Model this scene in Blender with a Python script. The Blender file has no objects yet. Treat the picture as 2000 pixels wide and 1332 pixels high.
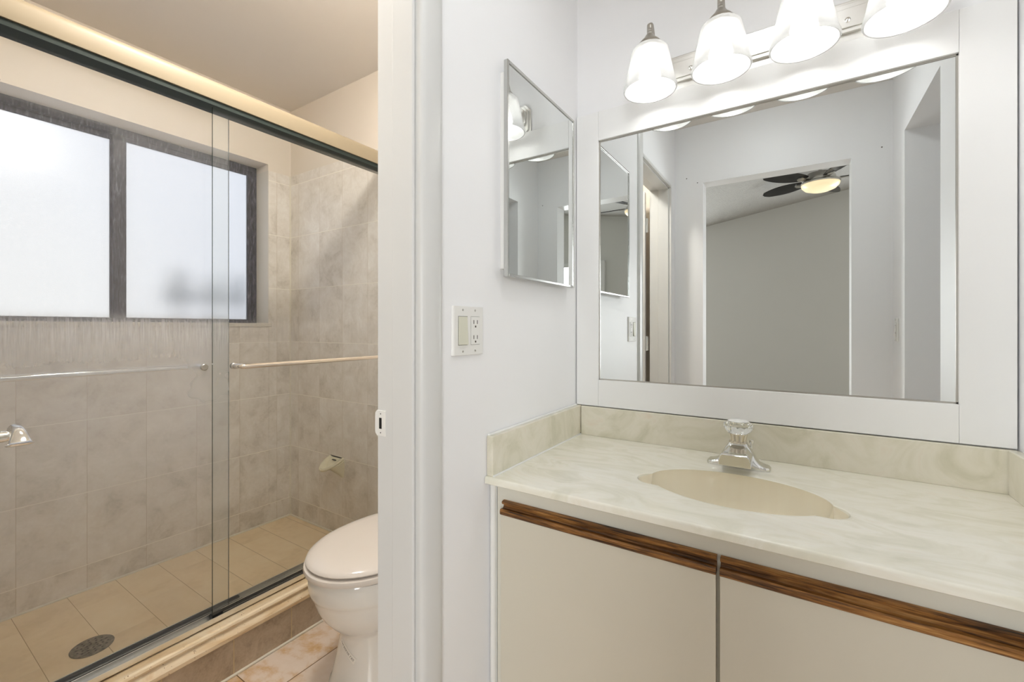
import bpy, bmesh, math, random
from mathutils import Vector, Matrix
random.seed(7)
PI = math.pi
sc = bpy.context.scene
COL = sc.collection
H = 1.15                                   # eye height of the camera above the floor

# ------------------------------------------------------------------ camera
cam = bpy.data.cameras.new('camera'); cam_o = bpy.data.objects.new('camera', cam); COL.objects.link(cam_o)
cam_o.location = (0, 0, H); cam_o.rotation_euler = (PI/2, 0, math.radians(32.95))
cam.sensor_width = 36; cam.lens = 855/2000*36; cam.shift_y = -26/2000; cam.clip_start = 0.01; cam.clip_end = 200
sc.camera = cam_o

# ------------------------------------------------------------------ view, render quality
sc.view_settings.view_transform = 'Standard'; sc.view_settings.look = 'None'
sc.view_settings.gamma = 1; sc.view_settings.use_curve_mapping = False
sc.view_settings.exposure = 0.33
cy = sc.cycles
cy.use_denoising = True; cy.max_bounces = 11; cy.diffuse_bounces = 7; cy.glossy_bounces = 7
cy.transmission_bounces = 8; cy.transparent_max_bounces = 20; cy.use_adaptive_sampling = True; cy.adaptive_threshold = 0.02; cy.sample_clamp_indirect = 6
cy.caustics_reflective = True; cy.caustics_refractive = True; cy.blur_glossy = 0.5

# ------------------------------------------------------------------ strengths of the place's lights and of the added fills
SKY = 0.92; BULB = 16.5; VANITY_FILL = 11.5; SHOWER_ROOM_LAMP = 96.0; FAN_BOWL = 1.0; BEDROOM_FILL = 76.0

# ------------------------------------------------------------------ sky
w = bpy.data.worlds.new('sky'); sc.world = w; w.use_nodes = True
N = w.node_tree.nodes; L = w.node_tree.links; N.clear()
out = N.new('ShaderNodeOutputWorld'); bg = N.new('ShaderNodeBackground'); L.new(bg.outputs[0], out.inputs[0])
tc = N.new('ShaderNodeTexCoord')
dot = N.new('ShaderNodeVectorMath'); dot.operation = 'DOT_PRODUCT'; L.new(tc.outputs['Generated'], dot.inputs[0])
v = Vector((-1, 0.02, -0.04)).normalized(); dot.inputs[1].default_value = v
rp = N.new('ShaderNodeValToRGB'); L.new(dot.outputs['Value'], rp.inputs[0])
e = rp.color_ramp.elements; e[0].position = 0.80; e[0].color = (0.78, 0.82, 0.94, 1); e[1].position = 1.0; e[1].color = (1.25, 1.2, 1.12, 1)
m_ = e.new(0.93); m_.color = (0.88, 0.89, 0.94, 1)
L.new(rp.outputs[0], bg.inputs[0]); bg.inputs[1].default_value = SKY

def area_light(name, loc, rot, sx, sy, power, color, spread=None):
    l = bpy.data.lights.new(name, 'AREA'); l.shape = 'RECTANGLE'; l.size = sx; l.size_y = sy
    l.energy = power; l.color = color
    o = bpy.data.objects.new(name, l); o.location = loc; o.rotation_euler = rot; COL.objects.link(o); return o
# added fill: two unseen area lights at the bedroom's far wall brighten the vanity
area_light('bedroom_fill_light', (1.75, -3.10, 1.30), (PI/2, 0, 0), 1.3, 1.5, BEDROOM_FILL, (0.94, 0.97, 1.0))
area_light('bedroom_fill_light', (-1.85, -3.10, 1.30), (PI/2, 0, 0), 1.0, 1.5, BEDROOM_FILL*0.75, (0.94, 0.97, 1.0))

# ------------------------------------------------------------------ material helpers
class MT:
    def __init__(s, name):
        s.m = bpy.data.materials.new(name); s.m.use_nodes = True
        s.t = s.m.node_tree; s.n = s.t.nodes; s.l = s.t.links; s.n.clear()
        s.out = s.n.new('ShaderNodeOutputMaterial')
        s.geo = None
    def node(s, kind, **kw):
        n = s.n.new('ShaderNode' + kind)
        for k, v in kw.items(): setattr(n, k, v)
        return n
    def put(s, sock, v):
        if v is None: return
        if isinstance(v, bpy.types.NodeSocket): s.l.new(v, sock)
        else:
            if isinstance(v, (tuple, list)) and len(v) == 3 and sock.type == 'RGBA': v = (*v, 1)
            sock.default_value = v
    def math(s, op, a, b=0.0, c=None, clamp=False):
        n = s.node('Math', operation=op); n.use_clamp = clamp
        s.put(n.inputs[0], a); s.put(n.inputs[1], b)
        if c is not None: s.put(n.inputs[2], c)
        return n.outputs[0]
    def pos(s):
        if s.geo is None: s.geo = s.node('NewGeometry')
        return s.geo.outputs['Position']
    def sep(s):
        n = s.node('SeparateXYZ'); s.l.new(s.pos(), n.inputs[0]); return n.outputs
    def noise(s, scale, detail=3, rough=0.5, vec=None, dist=0.0, stretch=None):
        n = s.node('TexNoise'); n.inputs['Scale'].default_value = scale; n.inputs['Detail'].default_value = detail
        n.inputs['Roughness'].default_value = rough; n.inputs['Distortion'].default_value = dist
        v_ = vec or s.pos()
        if stretch:
            mp = s.node('Mapping'); s.l.new(v_, mp.inputs[0]); mp.inputs['Scale'].default_value = stretch; v_ = mp.outputs[0]
        s.l.new(v_, n.inputs['Vector']); return n.outputs[0]
    def ramp(s, fac, stops):
        n = s.node('ValToRGB'); s.put(n.inputs[0], fac); el = n.color_ramp.elements
        while len(el) < len(stops): el.new(0.5)
        for i, (p, c) in enumerate(stops): el[i].position = p; el[i].color = (*c, 1) if len(c) == 3 else c
        return n.outputs[0]
    def mix(s, f, a, b, mode='MIX'):
        n = s.node('MixRGB', blend_type=mode); s.put(n.inputs[0], f); s.put(n.inputs[1], a); s.put(n.inputs[2], b); return n.outputs[0]
    def rng(s, v, a, b, c=0.0, d=1.0, smooth=False):
        n = s.node('MapRange'); n.clamp = True
        if smooth: n.interpolation_type = 'SMOOTHSTEP'
        s.put(n.inputs[0], v); s.put(n.inputs[1], a); s.put(n.inputs[2], b); s.put(n.inputs[3], c); s.put(n.inputs[4], d); return n.outputs[0]
    def bump(s, h, strength=0.3, dist=0.002):
        n = s.node('Bump'); n.inputs['Strength'].default_value = strength; n.inputs['Distance'].default_value = dist
        s.l.new(h, n.inputs['Height']); return n.outputs[0]
    def bsdf(s, color, rough=0.5, metal=0.0, spec=0.5, normal=None, coat=0, trans=0, ior=1.45, emis=None, estr=0, sss=0):
        b = s.node('BsdfPrincipled')
        s.put(b.inputs['Base Color'], color); s.put(b.inputs['Roughness'], rough); s.put(b.inputs['Metallic'], metal)
        s.put(b.inputs['Specular IOR Level'], spec); b.inputs['Coat Weight'].default_value = coat
        b.inputs['Transmission Weight'].default_value = trans; b.inputs['IOR'].default_value = ior
        if normal is not None: s.l.new(normal, b.inputs['Normal'])
        if emis is not None: s.put(b.inputs['Emission Color'], emis); b.inputs['Emission Strength'].default_value = estr
        return b.outputs[0]
    def done(s, sh): s.l.new(sh, s.out.inputs[0]); return s.m

def srgb(r, g, b):
    def f(c):
        c /= 255; return c/12.92 if c <= 0.04045 else ((c+0.055)/1.055)**2.4
    return (f(r), f(g), f(b))

def paint(name, col, rough=0.5, amt=0.03, bscale=260, bstr=0.06, spec=0.4):
    t = MT(name); n1 = t.noise(3.0, 4)
    c2 = tuple(x*(1-amt) for x in col)
    c = t.mix(n1, col, c2)
    return t.done(t.bsdf(c, rough, spec=spec, normal=t.bump(t.noise(bscale, 2), bstr, 0.001)))

def metal(name, col, rough=0.15):
    t = MT(name)
    c = t.mix(t.noise(5, 2), col, tuple(x*0.94 for x in col))
    return t.done(t.bsdf(c, rough, 1.0))

def tile_mat(name, ua, va, off, size, stops, grout_h, grout_v, gw_h=0.003, gw_v=0.0014, stagger=0.0, rough=0.32, nscale=9.0, tint=None, dirt=None):
    t = MT(name); s = t.sep()
    v_ = t.math('DIVIDE', t.math('SUBTRACT', s[va], off[1]), size[1]); row = t.math('FLOOR', v_)
    u_ = t.math('DIVIDE', t.math('SUBTRACT', s[ua], off[0]), size[0])
    if stagger: u_ = t.math('ADD', u_, t.math('MULTIPLY', row, stagger))
    cu = t.math('FLOOR', u_); fu = t.math('SUBTRACT', u_, cu); fv = t.math('SUBTRACT', v_, row)
    du = t.math('MULTIPLY', t.math('MINIMUM', fu, t.math('SUBTRACT', 1.0, fu)), size[0])
    dv = t.math('MULTIPLY', t.math('MINIMUM', fv, t.math('SUBTRACT', 1.0, fv)), size[1])
    mu = t.rng(du, gw_v*0.35, gw_v*0.75, 1, 0); mv = t.rng(dv, gw_h*0.35, gw_h*0.65, 1, 0)
    cb = t.node('CombineXYZ'); t.put(cb.inputs[0], cu); t.put(cb.inputs[1], row)
    wn = t.node('TexWhiteNoise'); t.l.new(cb.outputs[0], wn.inputs['Vector'])
    vec = t.node('VectorMath', operation='MULTIPLY_ADD')          # every tile has its own pattern
    t.l.new(wn.outputs['Color'], vec.inputs[0]); vec.inputs[1].default_value = (7, 7, 7); t.l.new(t.pos(), vec.inputs[2])
    big = t.noise(nscale, 6, 0.62, vec.outputs[0], 0.6); fine = t.noise(nscale*9, 4, 0.6, vec.outputs[0])
    f = t.math('ADD', t.math('MULTIPLY', big, 0.75), t.math('MULTIPLY', fine, 0.25))
    f = t.math('ADD', f, t.math('MULTIPLY', t.math('SUBTRACT', wn.outputs['Value'], 0.5), 0.09))
    c = t.ramp(f, stops)
    c = t.mix(mu, c, grout_v); c = t.mix(mv, c, grout_h)
    m = t.math('MAXIMUM', mu, mv)
    h = t.math('SUBTRACT', t.math('MULTIPLY', fine, 0.15), m)
    r = t.mix(m, (rough,)*3, (0.75,)*3)
    return t.done(t.bsdf(c, r, spec=0.45, normal=t.bump(h, 0.5, 0.0012)))

# ------------------------------------------------------------------ materials
WHITE = srgb(232, 232, 229)
M = {}
M['wall'] = paint('white_wall_paint', srgb(240, 240, 241), 0.42)
M['warm_wall'] = paint('cream_wall_paint', srgb(222, 212, 198), 0.5)
M['ceiling'] = paint('ceiling_paint', srgb(228, 222, 214), 0.7)
M['trim'] = paint('gloss_white_trim', srgb(216, 216, 214), 0.28, 0.02, 60, 0.05)
M['frame'] = paint('mirror_frame_paint', srgb(238, 238, 237), 0.4, 0.02, 90, 0.05)
M['grey_wall'] = paint('grey_bedroom_paint', srgb(204, 203, 199), 0.6)
t = MT('textured_bedroom_ceiling'); M['popcorn'] = t.done(t.bsdf(t.mix(t.noise(60, 4), srgb(190, 188, 184), srgb(168, 166, 162)), 0.9, normal=t.bump(t.noise(120, 4), 0.8, 0.01)))
t = MT('beige_carpet'); M['carpet'] = t.done(t.bsdf(t.mix(t.noise(200, 3), srgb(170, 158, 140), srgb(145, 132, 115)), 0.95, normal=t.bump(t.noise(300, 3), 0.8, 0.004)))
TS = [(0.30, srgb(194, 186, 173)), (0.46, srgb(220, 213, 203)), (0.56, srgb(228, 222, 214)), (0.72, srgb(239, 236, 230))]
GH = srgb(246, 241, 230); GV = srgb(198, 184, 164)
M['tile_x'] = tile_mat('wall_tile_window_side', 1, 2, (0.368, 0.165), (0.1983, 0.3015), TS, GH, GV)
M['tile_y'] = tile_mat('wall_tile_end_side', 0, 2, (-2.39, 0.165), (0.2, 0.3015), TS, GH, GV)
M['curb_tile'] = tile_mat('curb_tile', 1, 2, (0.714, -0.02), (0.197, 0.3), [(0.3, srgb(150, 134, 114)), (0.5, srgb(184, 168, 147)), (0.7, srgb(202, 188, 168))], GH, srgb(205, 188, 150), gw_v=0.003, nscale=14)
M['shower_floor'] = tile_mat('shower_floor_tile', 0, 1, (-2.478, 0.0555), (0.30, 0.15), [(0.3, srgb(216, 192, 154)), (0.5, srgb(234, 212, 176)), (0.7, srgb(240, 222, 190))], srgb(170, 148, 114), srgb(226, 212, 182), gw_h=0.0018, gw_v=0.0014, stagger=0.5, nscale=4)
M['trav_floor'] = tile_mat('travertine_floor_tile', 0, 1, (-1.385, 0.72), (0.42, 0.42), [(0.28, srgb(182, 136, 90)), (0.42, srgb(208, 176, 138)), (0.50, srgb(222, 206, 190)), (0.7, srgb(230, 218, 208))], srgb(112, 86, 52), srgb(112, 86, 52), 0.003, 0.003, rough=0.25, nscale=3.2)
t = MT('vanity_floor_tile'); M['floor2'] = M['trav_floor']
t = MT('travertine_rail')
n1 = t.noise(9, 6, 0.65, dist=1.2, stretch=(1, 0.35, 3)); n2 = t.noise(120, 4, 0.6)
c = t.ramp(n1, [(0.3, srgb(196, 158, 112)), (0.45, srgb(222, 198, 160)), (0.6, srgb(234, 218, 190)), (0.75, srgb(212, 176, 128))])
pit = t.rng(n2, 0.66, 0.70); c = t.mix(pit, c, srgb(140, 104, 66))
M['trav'] = t.done(t.bsdf(c, 0.3, normal=t.bump(t.math('SUBTRACT', 1.0, pit), 0.5, 0.002)))
M['caulk'] = paint('white_caulk', srgb(228, 222, 206), 0.5, 0.12, 80, 0.2)
M['caulk_clean'] = paint('painted_white_caulk', srgb(232, 232, 228), 0.35, 0.03, 80, 0.05)
M['sill'] = paint('marble_window_sill', srgb(214, 208, 196), 0.3, 0.1, 40, 0.05)
t = MT('bronze_window_frame'); st = t.noise(40, 6, 0.7, stretch=(1, 3, 0.5))
M['bronze'] = t.done(t.bsdf(t.ramp(st, [(0.35, srgb(20, 20, 28)), (0.55, srgb(58, 58, 70)), (0.72, srgb(118, 118, 132))]), 0.65, 0.0, 0.2))
# frosted pane
t = MT('frosted_window_pane')
nm = t.bump(t.noise(420, 3, 0.6), 0.35, 0.002)
rf = t.node('BsdfRefraction'); rf.inputs['Color'].default_value = (0.98, 0.99, 1, 1); rf.inputs['Roughness'].default_value = 0.035; rf.inputs['IOR'].default_value = 1.25; t.l.new(nm, rf.inputs['Normal'])
tl = t.node('BsdfTranslucent'); tl.inputs['Color'].default_value = (0.95, 0.96, 0.98, 1); t.l.new(nm, tl.inputs['Normal'])
gl = t.node('BsdfGlossy'); gl.inputs['Roughness'].default_value = 0.3; gl.inputs['Color'].default_value = (1, 1, 1, 1)
a = t.node('MixShader'); a.inputs[0].default_value = 0.25; t.l.new(rf.outputs[0], a.inputs[1]); t.l.new(tl.outputs[0], a.inputs[2])
b = t.node('MixShader'); b.inputs[0].default_value = 0.04; t.l.new(a.outputs[0], b.inputs[1]); t.l.new(gl.outputs[0], b.inputs[2])
M['frost'] = t.done(b.outputs[0])

def glass_panel_mat(name, dirt):
    t = MT(name); s = t.sep()
    tr = t.node('BsdfTransparent'); tr.inputs[0].default_value = (0.985, 0.993, 0.987, 1)
    gl = t.node('BsdfGlossy'); gl.inputs['Roughness'].default_value = 0.02; gl.inputs['Color'].default_value = (1, 1, 1, 1)
    df = t.node('BsdfDiffuse'); df.inputs['Color'].default_value = (*srgb(226, 226, 229), 1)
    tl = t.node('BsdfTranslucent'); tl.inputs['Color'].default_value = (*srgb(226, 226, 229), 1)
    fr = t.node('Fresnel'); fr.inputs['IOR'].default_value = 1.45
    streak = t.noise(1.0, 5, 0.65, stretch=(1, 330, 14)); cloud = t.noise(2.2, 4, 0.5)
    # water-spot scum: heaviest in the splash band below the window sill and thinning towards the bottom
    zb = t.math('MULTIPLY', t.rng(s[2], 0.25, 1.0, 0.25, 1, True), t.rng(s[2], 1.13, 1.21, 1, 0.25, True))
    band = t.math('MULTIPLY', t.rng(s[2], 1.035, 1.15, 0, 1, True), t.rng(s[2], 1.16, 1.20, 1, 0, True))
    st = t.math('MULTIPLY', t.rng(streak, 0.4, 0.62), band)
    f = t.math('ADD', t.math('MULTIPLY', zb, t.rng(cloud, 0.25, 0.75, 0.5, 1.1)), t.math('MULTIPLY', st, 0.7))
    f = t.math('MULTIPLY', f, dirt)
    dm = t.node('MixShader'); dm.inputs[0].default_value = 0.5; t.l.new(df.outputs[0], dm.inputs[1]); t.l.new(tl.outputs[0], dm.inputs[2])
    a = t.node('MixShader'); t.put(a.inputs[0], f); t.l.new(tr.outputs[0], a.inputs[1]); t.l.new(dm.outputs[0], a.inputs[2])
    b = t.node('MixShader'); t.put(b.inputs[0], t.math('MULTIPLY', fr.outputs[0], 0.5)); t.l.new(a.outputs[0], b.inputs[1]); t.l.new(gl.outputs[0], b.inputs[2])
    return t.done(b.outputs[0])
M['glass_dirty'] = glass_panel_mat('scummy_shower_glass', 0.35)
M['glass_clean'] = glass_panel_mat('shower_glass', 0.08)
t = MT('green_glass_edge'); M['glass_edge'] = t.done(t.bsdf(srgb(52, 70, 60), 0.15))
t = MT('mirror_silver'); M['mirror'] = t.done(t.bsdf((0.77, 0.79, 0.78), 0.0, 1.0))
M['chrome'] = metal('polished_chrome', (0.82, 0.82, 0.80), 0.08)
M['nickel'] = metal('brushed_nickel', (0.52, 0.50, 0.46), 0.3)
M['alu'] = metal('satin_aluminium', (0.72, 0.72, 0.70), 0.25)
M['header'] = paint('champagne_header_finish', srgb(146, 133, 110), 0.45, 0.05, 20, 0.01, 0.5)
M['dark'] = paint('black_rubber', srgb(22, 24, 24), 0.35, 0.1, 40, 0.05)
M['dark_green'] = paint('dark_hanger_rail', srgb(46, 54, 50), 0.6, 0.15, 30, 0.02, 0.2)
M['gap'] = paint('dark_gap', srgb(30, 28, 26), 0.8)
M['soft_gap'] = paint('grey_gap', srgb(112, 109, 102), 0.8)
M['slot'] = paint('slot_grey', srgb(78, 72, 64), 0.8)
t = MT('glazed_porcelain'); M['porcelain'] = t.done(t.bsdf(t.mix(t.noise(3), srgb(226, 224, 218), srgb(221, 218, 211)), 0.12, coat=0.3))
t = MT('pinkish_plastic_seat'); M['seat'] = t.done(t.bsdf(t.mix(t.noise(3), srgb(214, 207, 199), srgb(209, 201, 192)), 0.14))
M['almond'] = paint('almond_ceramic', srgb(226, 218, 190), 0.2, 0.05, 30, 0.02)
# cultured marble
t = MT('cultured_marble')
sw = t.noise(5.5, 5, 0.55, dist=2.2, stretch=(1, 2.2, 1)); sw2 = t.noise(2.0, 3, dist=1.0)
c = t.ramp(sw, [(0.28, srgb(222, 219, 202)), (0.45, srgb(234, 230, 215)), (0.56, srgb(241, 238, 227)), (0.75, srgb(236, 228, 212))])
c = t.mix(t.rng(sw2, 0.35, 0.7, 0, 0.35), c, srgb(226, 225, 208))
M['marble'] = t.done(t.bsdf(c, 0.16, coat=0.25))
t = MT('cultured_marble_splash')
c = t.ramp(t.noise(7, 6, 0.6, dist=2.0), [(0.3, srgb(204, 200, 178)), (0.45, srgb(216, 211, 192)), (0.6, srgb(223, 218, 202)), (0.75, srgb(220, 210, 192))])
M['splash'] = t.done(t.bsdf(c, 0.2, coat=0.2))
M['laminate'] = paint('almond_laminate', srgb(209, 203, 187), 0.38, 0.04, 120, 0.03)
M['laminate_frame'] = paint('almond_face_frame', srgb(218, 215, 202), 0.4, 0.05, 120, 0.03)
t = MT('stained_oak')
g = t.noise(1.0, 6, 0.62, dist=0.6, stretch=(5, 60, 90)); g2 = t.noise(1.0, 4, 0.6, stretch=(22, 300, 420))
f = t.math('ADD', t.math('MULTIPLY', g, 0.65), t.math('MULTIPLY', g2, 0.35))
c = t.ramp(f, [(0.38, srgb(20, 10, 4)), (0.45, srgb(88, 54, 20)), (0.53, srgb(138, 92, 42)), (0.63, srgb(180, 134, 78))])
M['oak'] = t.done(t.bsdf(c, 0.42, normal=t.bump(f, 0.3, 0.0006)))
t = MT('beige_basin_gelcoat'); M['basin'] = t.done(t.bsdf(t.mix(t.noise(1.0, 3, 0.5, stretch=(40, 4, 1)), srgb(236, 229, 208), srgb(230, 220, 196)), 0.16, coat=0.25))
# lamp shade glass: frosted, half see-through, scatters the bulb's light
t = MT('frosted_shade_glass')
tr = t.node('BsdfTransparent'); tr.inputs[0].default_value = (1, 1, 1, 1)
tl = t.node('BsdfTranslucent'); tl.inputs['Color'].default_value = (0.55, 0.55, 0.54, 1)
df = t.node('BsdfDiffuse'); df.inputs['Color'].default_value = (0.6, 0.6, 0.59, 1)
gl = t.node('BsdfGlossy'); gl.inputs['Roughness'].default_value = 0.15
a = t.node('MixShader'); a.inputs[0].default_value = 0.6; t.l.new(tl.outputs[0], a.inputs[1]); t.l.new(df.outputs[0], a.inputs[2])
b = t.node('MixShader'); b.inputs[0].default_value = 0.74; t.l.new(tr.outputs[0], b.inputs[1]); t.l.new(a.outputs[0], b.inputs[2])
c_ = t.node('MixShader'); c_.inputs[0].default_value = 0.05; t.l.new(b.outputs[0], c_.inputs[1]); t.l.new(gl.outputs[0], c_.inputs[2])
M['shade'] = t.done(c_.outputs[0])
t = MT('lit_bulb'); M['bulb'] = t.done(t.bsdf((1, 1, 1), 0.4, emis=(1.0, 0.99, 0.97), estr=BULB))
t = MT('lit_dome'); M['dome'] = t.done(t.bsdf((1, 1, 1), 0.4, emis=(1.0, 0.95, 0.88), estr=SHOWER_ROOM_LAMP))
t = MT('lit_fan_bowl'); nb = t.noise(5, 3, dist=1.5)
M['fan_bowl'] = t.done(t.bsdf((0.4, 0.35, 0.25), 0.3, emis=t.mix(nb, (0.78, 0.56, 0.30), (1.0, 0.82, 0.55)), estr=FAN_BOWL))
M['blade'] = paint('black_fan_blade', srgb(26, 24, 24), 0.3, 0.3, 30, 0.05)
M['plastic'] = paint('white_plastic', srgb(232, 231, 227), 0.25, 0.01, 50, 0.02)
M['rocker'] = paint('ivory_rocker', srgb(214, 213, 196), 0.3, 0.02, 50, 0.02)
M['paper'] = paint('white_paper_label', srgb(232, 228, 220), 0.5, 0.02)
M['ink'] = paint('grey_ink', srgb(136, 130, 122), 0.6)
t = MT('clear_acrylic'); M['acrylic'] = t.done(t.bsdf((0.97, 0.98, 0.97), 0.03, trans=1.0, ior=1.4))
t = MT('pitted_drain_metal'); M['drain'] = t.done(t.bsdf(t.ramp(t.noise(60, 5, 0.7), [(0.35, srgb(62, 58, 48)), (0.5, srgb(112, 106, 92)), (0.7, srgb(150, 144, 128))]), 0.4, 0.7))
t = MT('evergreen_foliage'); M['leaf'] = t.done(t.bsdf(t.mix(t.noise(8, 4), srgb(48, 70, 60), srgb(80, 104, 92)), 0.8))
M['bark'] = paint('bark', srgb(84, 70, 58), 0.9, 0.4, 30, 0.5)

# ------------------------------------------------------------------ object helpers
def link(name, bm, mat, parent=None, smooth=None, bevel=0.0, seg=2, mats=None, up=False):
    me = bpy.data.meshes.new(name)
    if up:
        bm.normal_update(); bmesh.ops.reverse_faces(bm, faces=[f for f in bm.faces if f.normal.z < -1e-4 or (abs(f.normal.z) <= 1e-4 and f.normal.y > 0)])
    else: bmesh.ops.recalc_face_normals(bm, faces=bm.faces[:])
    bm.to_mesh(me); bm.free()
    o = bpy.data.objects.new(name, me); COL.objects.link(o)
    for m in (mats or [mat]): me.materials.append(m)
    if parent is not None:
        o.parent = parent; o.matrix_parent_inverse = parent_world(parent).inverted()
    if bevel:
        b = o.modifiers.new('bevel', 'BEVEL'); b.width = bevel; b.segments = seg; b.limit_method = 'ANGLE'; b.angle_limit = 0.6
        b.harden_normals = False
    if smooth is not None:
        for p in me.polygons: p.use_smooth = True
        me.set_sharp_from_angle(angle=smooth)
    return o
def parent_world(p):
    m = p.matrix_basis.copy()
    if p.parent: m = parent_world(p.parent) @ p.matrix_parent_inverse @ m
    return m
def box(bm, x0, x1, y0, y1, z0, z1, mi=0):
    x0, x1 = sorted((x0, x1)); y0, y1 = sorted((y0, y1)); z0, z1 = sorted((z0, z1))
    v = [bm.verts.new((x, y, z)) for x in (x0, x1) for y in (y0, y1) for z in (z0, z1)]
    for q in ((0, 1, 3, 2), (4, 6, 7, 5), (0, 4, 5, 1), (2, 3, 7, 6), (0, 2, 6, 4), (1, 5, 7, 3)):
        f = bm.faces.new([v[i] for i in q]); f.material_index = mi
def B(*a): bm = bmesh.new(); box(bm, *a); return bm
def prism(bm, pts, axis, a, b):
    """extrude the polygon pts (2D in the other two axes, in order) along axis"""
    def mk(p, t):
        c = [0, 0, 0]; o = [i for i in range(3) if i != axis]; c[axis] = t; c[o[0]] = p[0]; c[o[1]] = p[1]; return bm.verts.new(c)
    A = [mk(p, a) for p in pts]; Bv = [mk(p, b) for p in pts]
    n = len(pts)
    for i in range(n): bm.faces.new((A[i], A[(i+1) % n], Bv[(i+1) % n], Bv[i]))
    bm.faces.new(A); bm.faces.new(Bv[::-1])
def lathe(bm, prof, org=(0, 0, 0), mat=None, n=40, close=False, flute=None):
    """prof = [(r, z)...] around local z; mat = 3x3/4x4 turning it"""
    rows = []
    for k, (r, z) in enumerate(prof):
        row = []
        for i in range(n):
            a = 2*PI*i/n; rr = r
            if flute and flute[0] <= k <= flute[1]: rr = r*(1 + 0.05*math.cos(a*flute[2]))
            p = Vector((rr*math.cos(a), rr*math.sin(a), z))
            if mat is not None: p = mat @ p
            row.append(bm.verts.new(p + Vector(org)))
        rows.append(row)
    for k in range(len(rows)-1):
        for i in range(n): bm.faces.new((rows[k][i], rows[k][(i+1) % n], rows[k+1][(i+1) % n], rows[k+1][i]))
    if close:
        for i in range(n): bm.faces.new((rows[-1][i], rows[-1][(i+1) % n], rows[0][(i+1) % n], rows[0][i]))
    else:
        if prof[0][0] > 1e-6: bm.faces.new(rows[0][::-1])
        if prof[-1][0] > 1e-6: bm.faces.new(rows[-1])
    bmesh.ops.remove_doubles(bm, verts=bm.verts[:], dist=1e-6)
def smooth_path(pts, k=6):
    P_ = [Vector(p) for p in pts]; out = []
    for i in range(len(P_)-1):
        p0 = P_[max(i-1, 0)]; p1 = P_[i]; p2 = P_[i+1]; p3 = P_[min(i+2, len(P_)-1)]
        for j in range(k):
            t_ = j/k
            out.append(0.5*((2*p1) + (p2-p0)*t_ + (2*p0-5*p1+4*p2-p3)*t_*t_ + (3*p1-p0-3*p2+p3)*t_**3))
    out.append(P_[-1]); return out
def tube(bm, pts, r, n=14, sy=1.0, rad=None):
    pts = [Vector(p) for p in pts]; rows = []; up = None
    for i, p in enumerate(pts):
        d = (pts[min(i+1, len(pts)-1)] - pts[max(i-1, 0)]).normalized()
        if up is None: up = Vector((0, 0, 1)) if abs(d.z) < 0.9 else Vector((1, 0, 0))
        s = d.cross(up).normalized(); u = s.cross(d).normalized(); up = u
        rr = rad[i] if rad else r
        rows.append([bm.verts.new(p + s*rr*math.cos(2*PI*j/n) + u*rr*sy*math.sin(2*PI*j/n)) for j in range(n)])
    for k in range(len(rows)-1):
        for i in range(n): bm.faces.new((rows[k][i], rows[k][(i+1) % n], rows[k+1][(i+1) % n], rows[k+1][i]))
    bm.faces.new(rows[0][::-1]); bm.faces.new(rows[-1])
def loft(bm, rings, cap0=True, cap1=True):
    R_ = [[bm.verts.new(p) for p in r] for r in rings]; n = len(R_[0])
    for k in range(len(R_)-1):
        for i in range(n): bm.faces.new((R_[k][i], R_[k][(i+1) % n], R_[k+1][(i+1) % n], R_[k+1][i]))
    if cap0: bm.faces.new(R_[0][::-1])
    if cap1: bm.faces.new(R_[-1])
def thing(name, label, cat, loc, group=None):
    o = bpy.data.objects.new(name, None); o.empty_display_size = 0.05; COL.objects.link(o)
    o.location = loc; tag(o, label, cat, group); return o
def tag(o, label, cat, group=None):
    o['label'] = label; o['category'] = cat
    if group: o['group'] = group
    return o
def struct(o, label=None):
    o['kind'] = 'structure'
    if label: o['label'] = label
    return o

# ================================================================== SETTING
XL, XP, XR = -0.65, -0.773, 0.414        # faces of the partition wall, right wall
YW, YB = 1.43, -0.07                     # mirror wall, wall behind the camera
ZC = H + 1.262
XS = -2.478                              # window wall of the shower
YS = 1.445
DZ = H + 0.87                            # door head

struct(link('floor', B(-1.57, 1.2, -0.18, 1.6, -0.05, 0), M['trav_floor']), 'travertine tiled floor of the bathroom')
struct(link('ceiling', B(-2.8, 1.3, -0.18, 1.6, ZC, ZC+0.06), M['ceiling']), 'plain painted ceiling')
struct(link('wall_mirror_side', B(XL, XR, YW, YW+0.12, 0, ZC), M['wall']), 'white wall that carries the framed mirror')
bm = bmesh.new()
box(bm, XP, XL, 0.655, YW+0.12, 0, ZC); box(bm, XP, XL, YB, 0.04, 0, ZC); box(bm, XP, XL, 0.04, 0.655, DZ, ZC)
struct(link('wall_left', bm, M['wall']), 'white partition wall with the light switch and the doorway')
bm = bmesh.new()
OY0, OY1, OZ = 0.215, 0.800, H + 0.895
box(bm, XR, XR+0.12, OY1, YW+0.12, 0, ZC); box(bm, XR, XR+0.12, YB, OY0, 0, ZC); box(bm, XR, XR+0.12, OY0, OY1, OZ, ZC)
struct(link('wall_right', bm, M['wall']), 'white right wall beside the vanity with a recess opening')
bm = bmesh.new()                            # recess beyond the opening in the right wall
box(bm, XR+0.12, 1.15, OY0-0.06, OY0, 0, ZC); box(bm, XR+0.12, 1.15, OY1, OY1+0.06, 0, ZC); box(bm, 1.15, 1.2, OY0-0.06, OY1+0.06, 0, ZC)
box(bm, XR+0.12, 1.15, OY0, OY1, OZ, OZ+0.05)
struct(link('wall_recess', bm, M['wall']), 'white walls of the recess')
bm = bmesh.new()
BX0, BX1, BZ = -0.482, 0.247, H + 0.897
box(bm, XL, BX0, YB-0.11, YB, 0, ZC); box(bm, BX1, XR+0.12, YB-0.11, YB, 0, ZC); box(bm, BX0, BX1, YB-0.11, YB, BZ, ZC)
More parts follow.
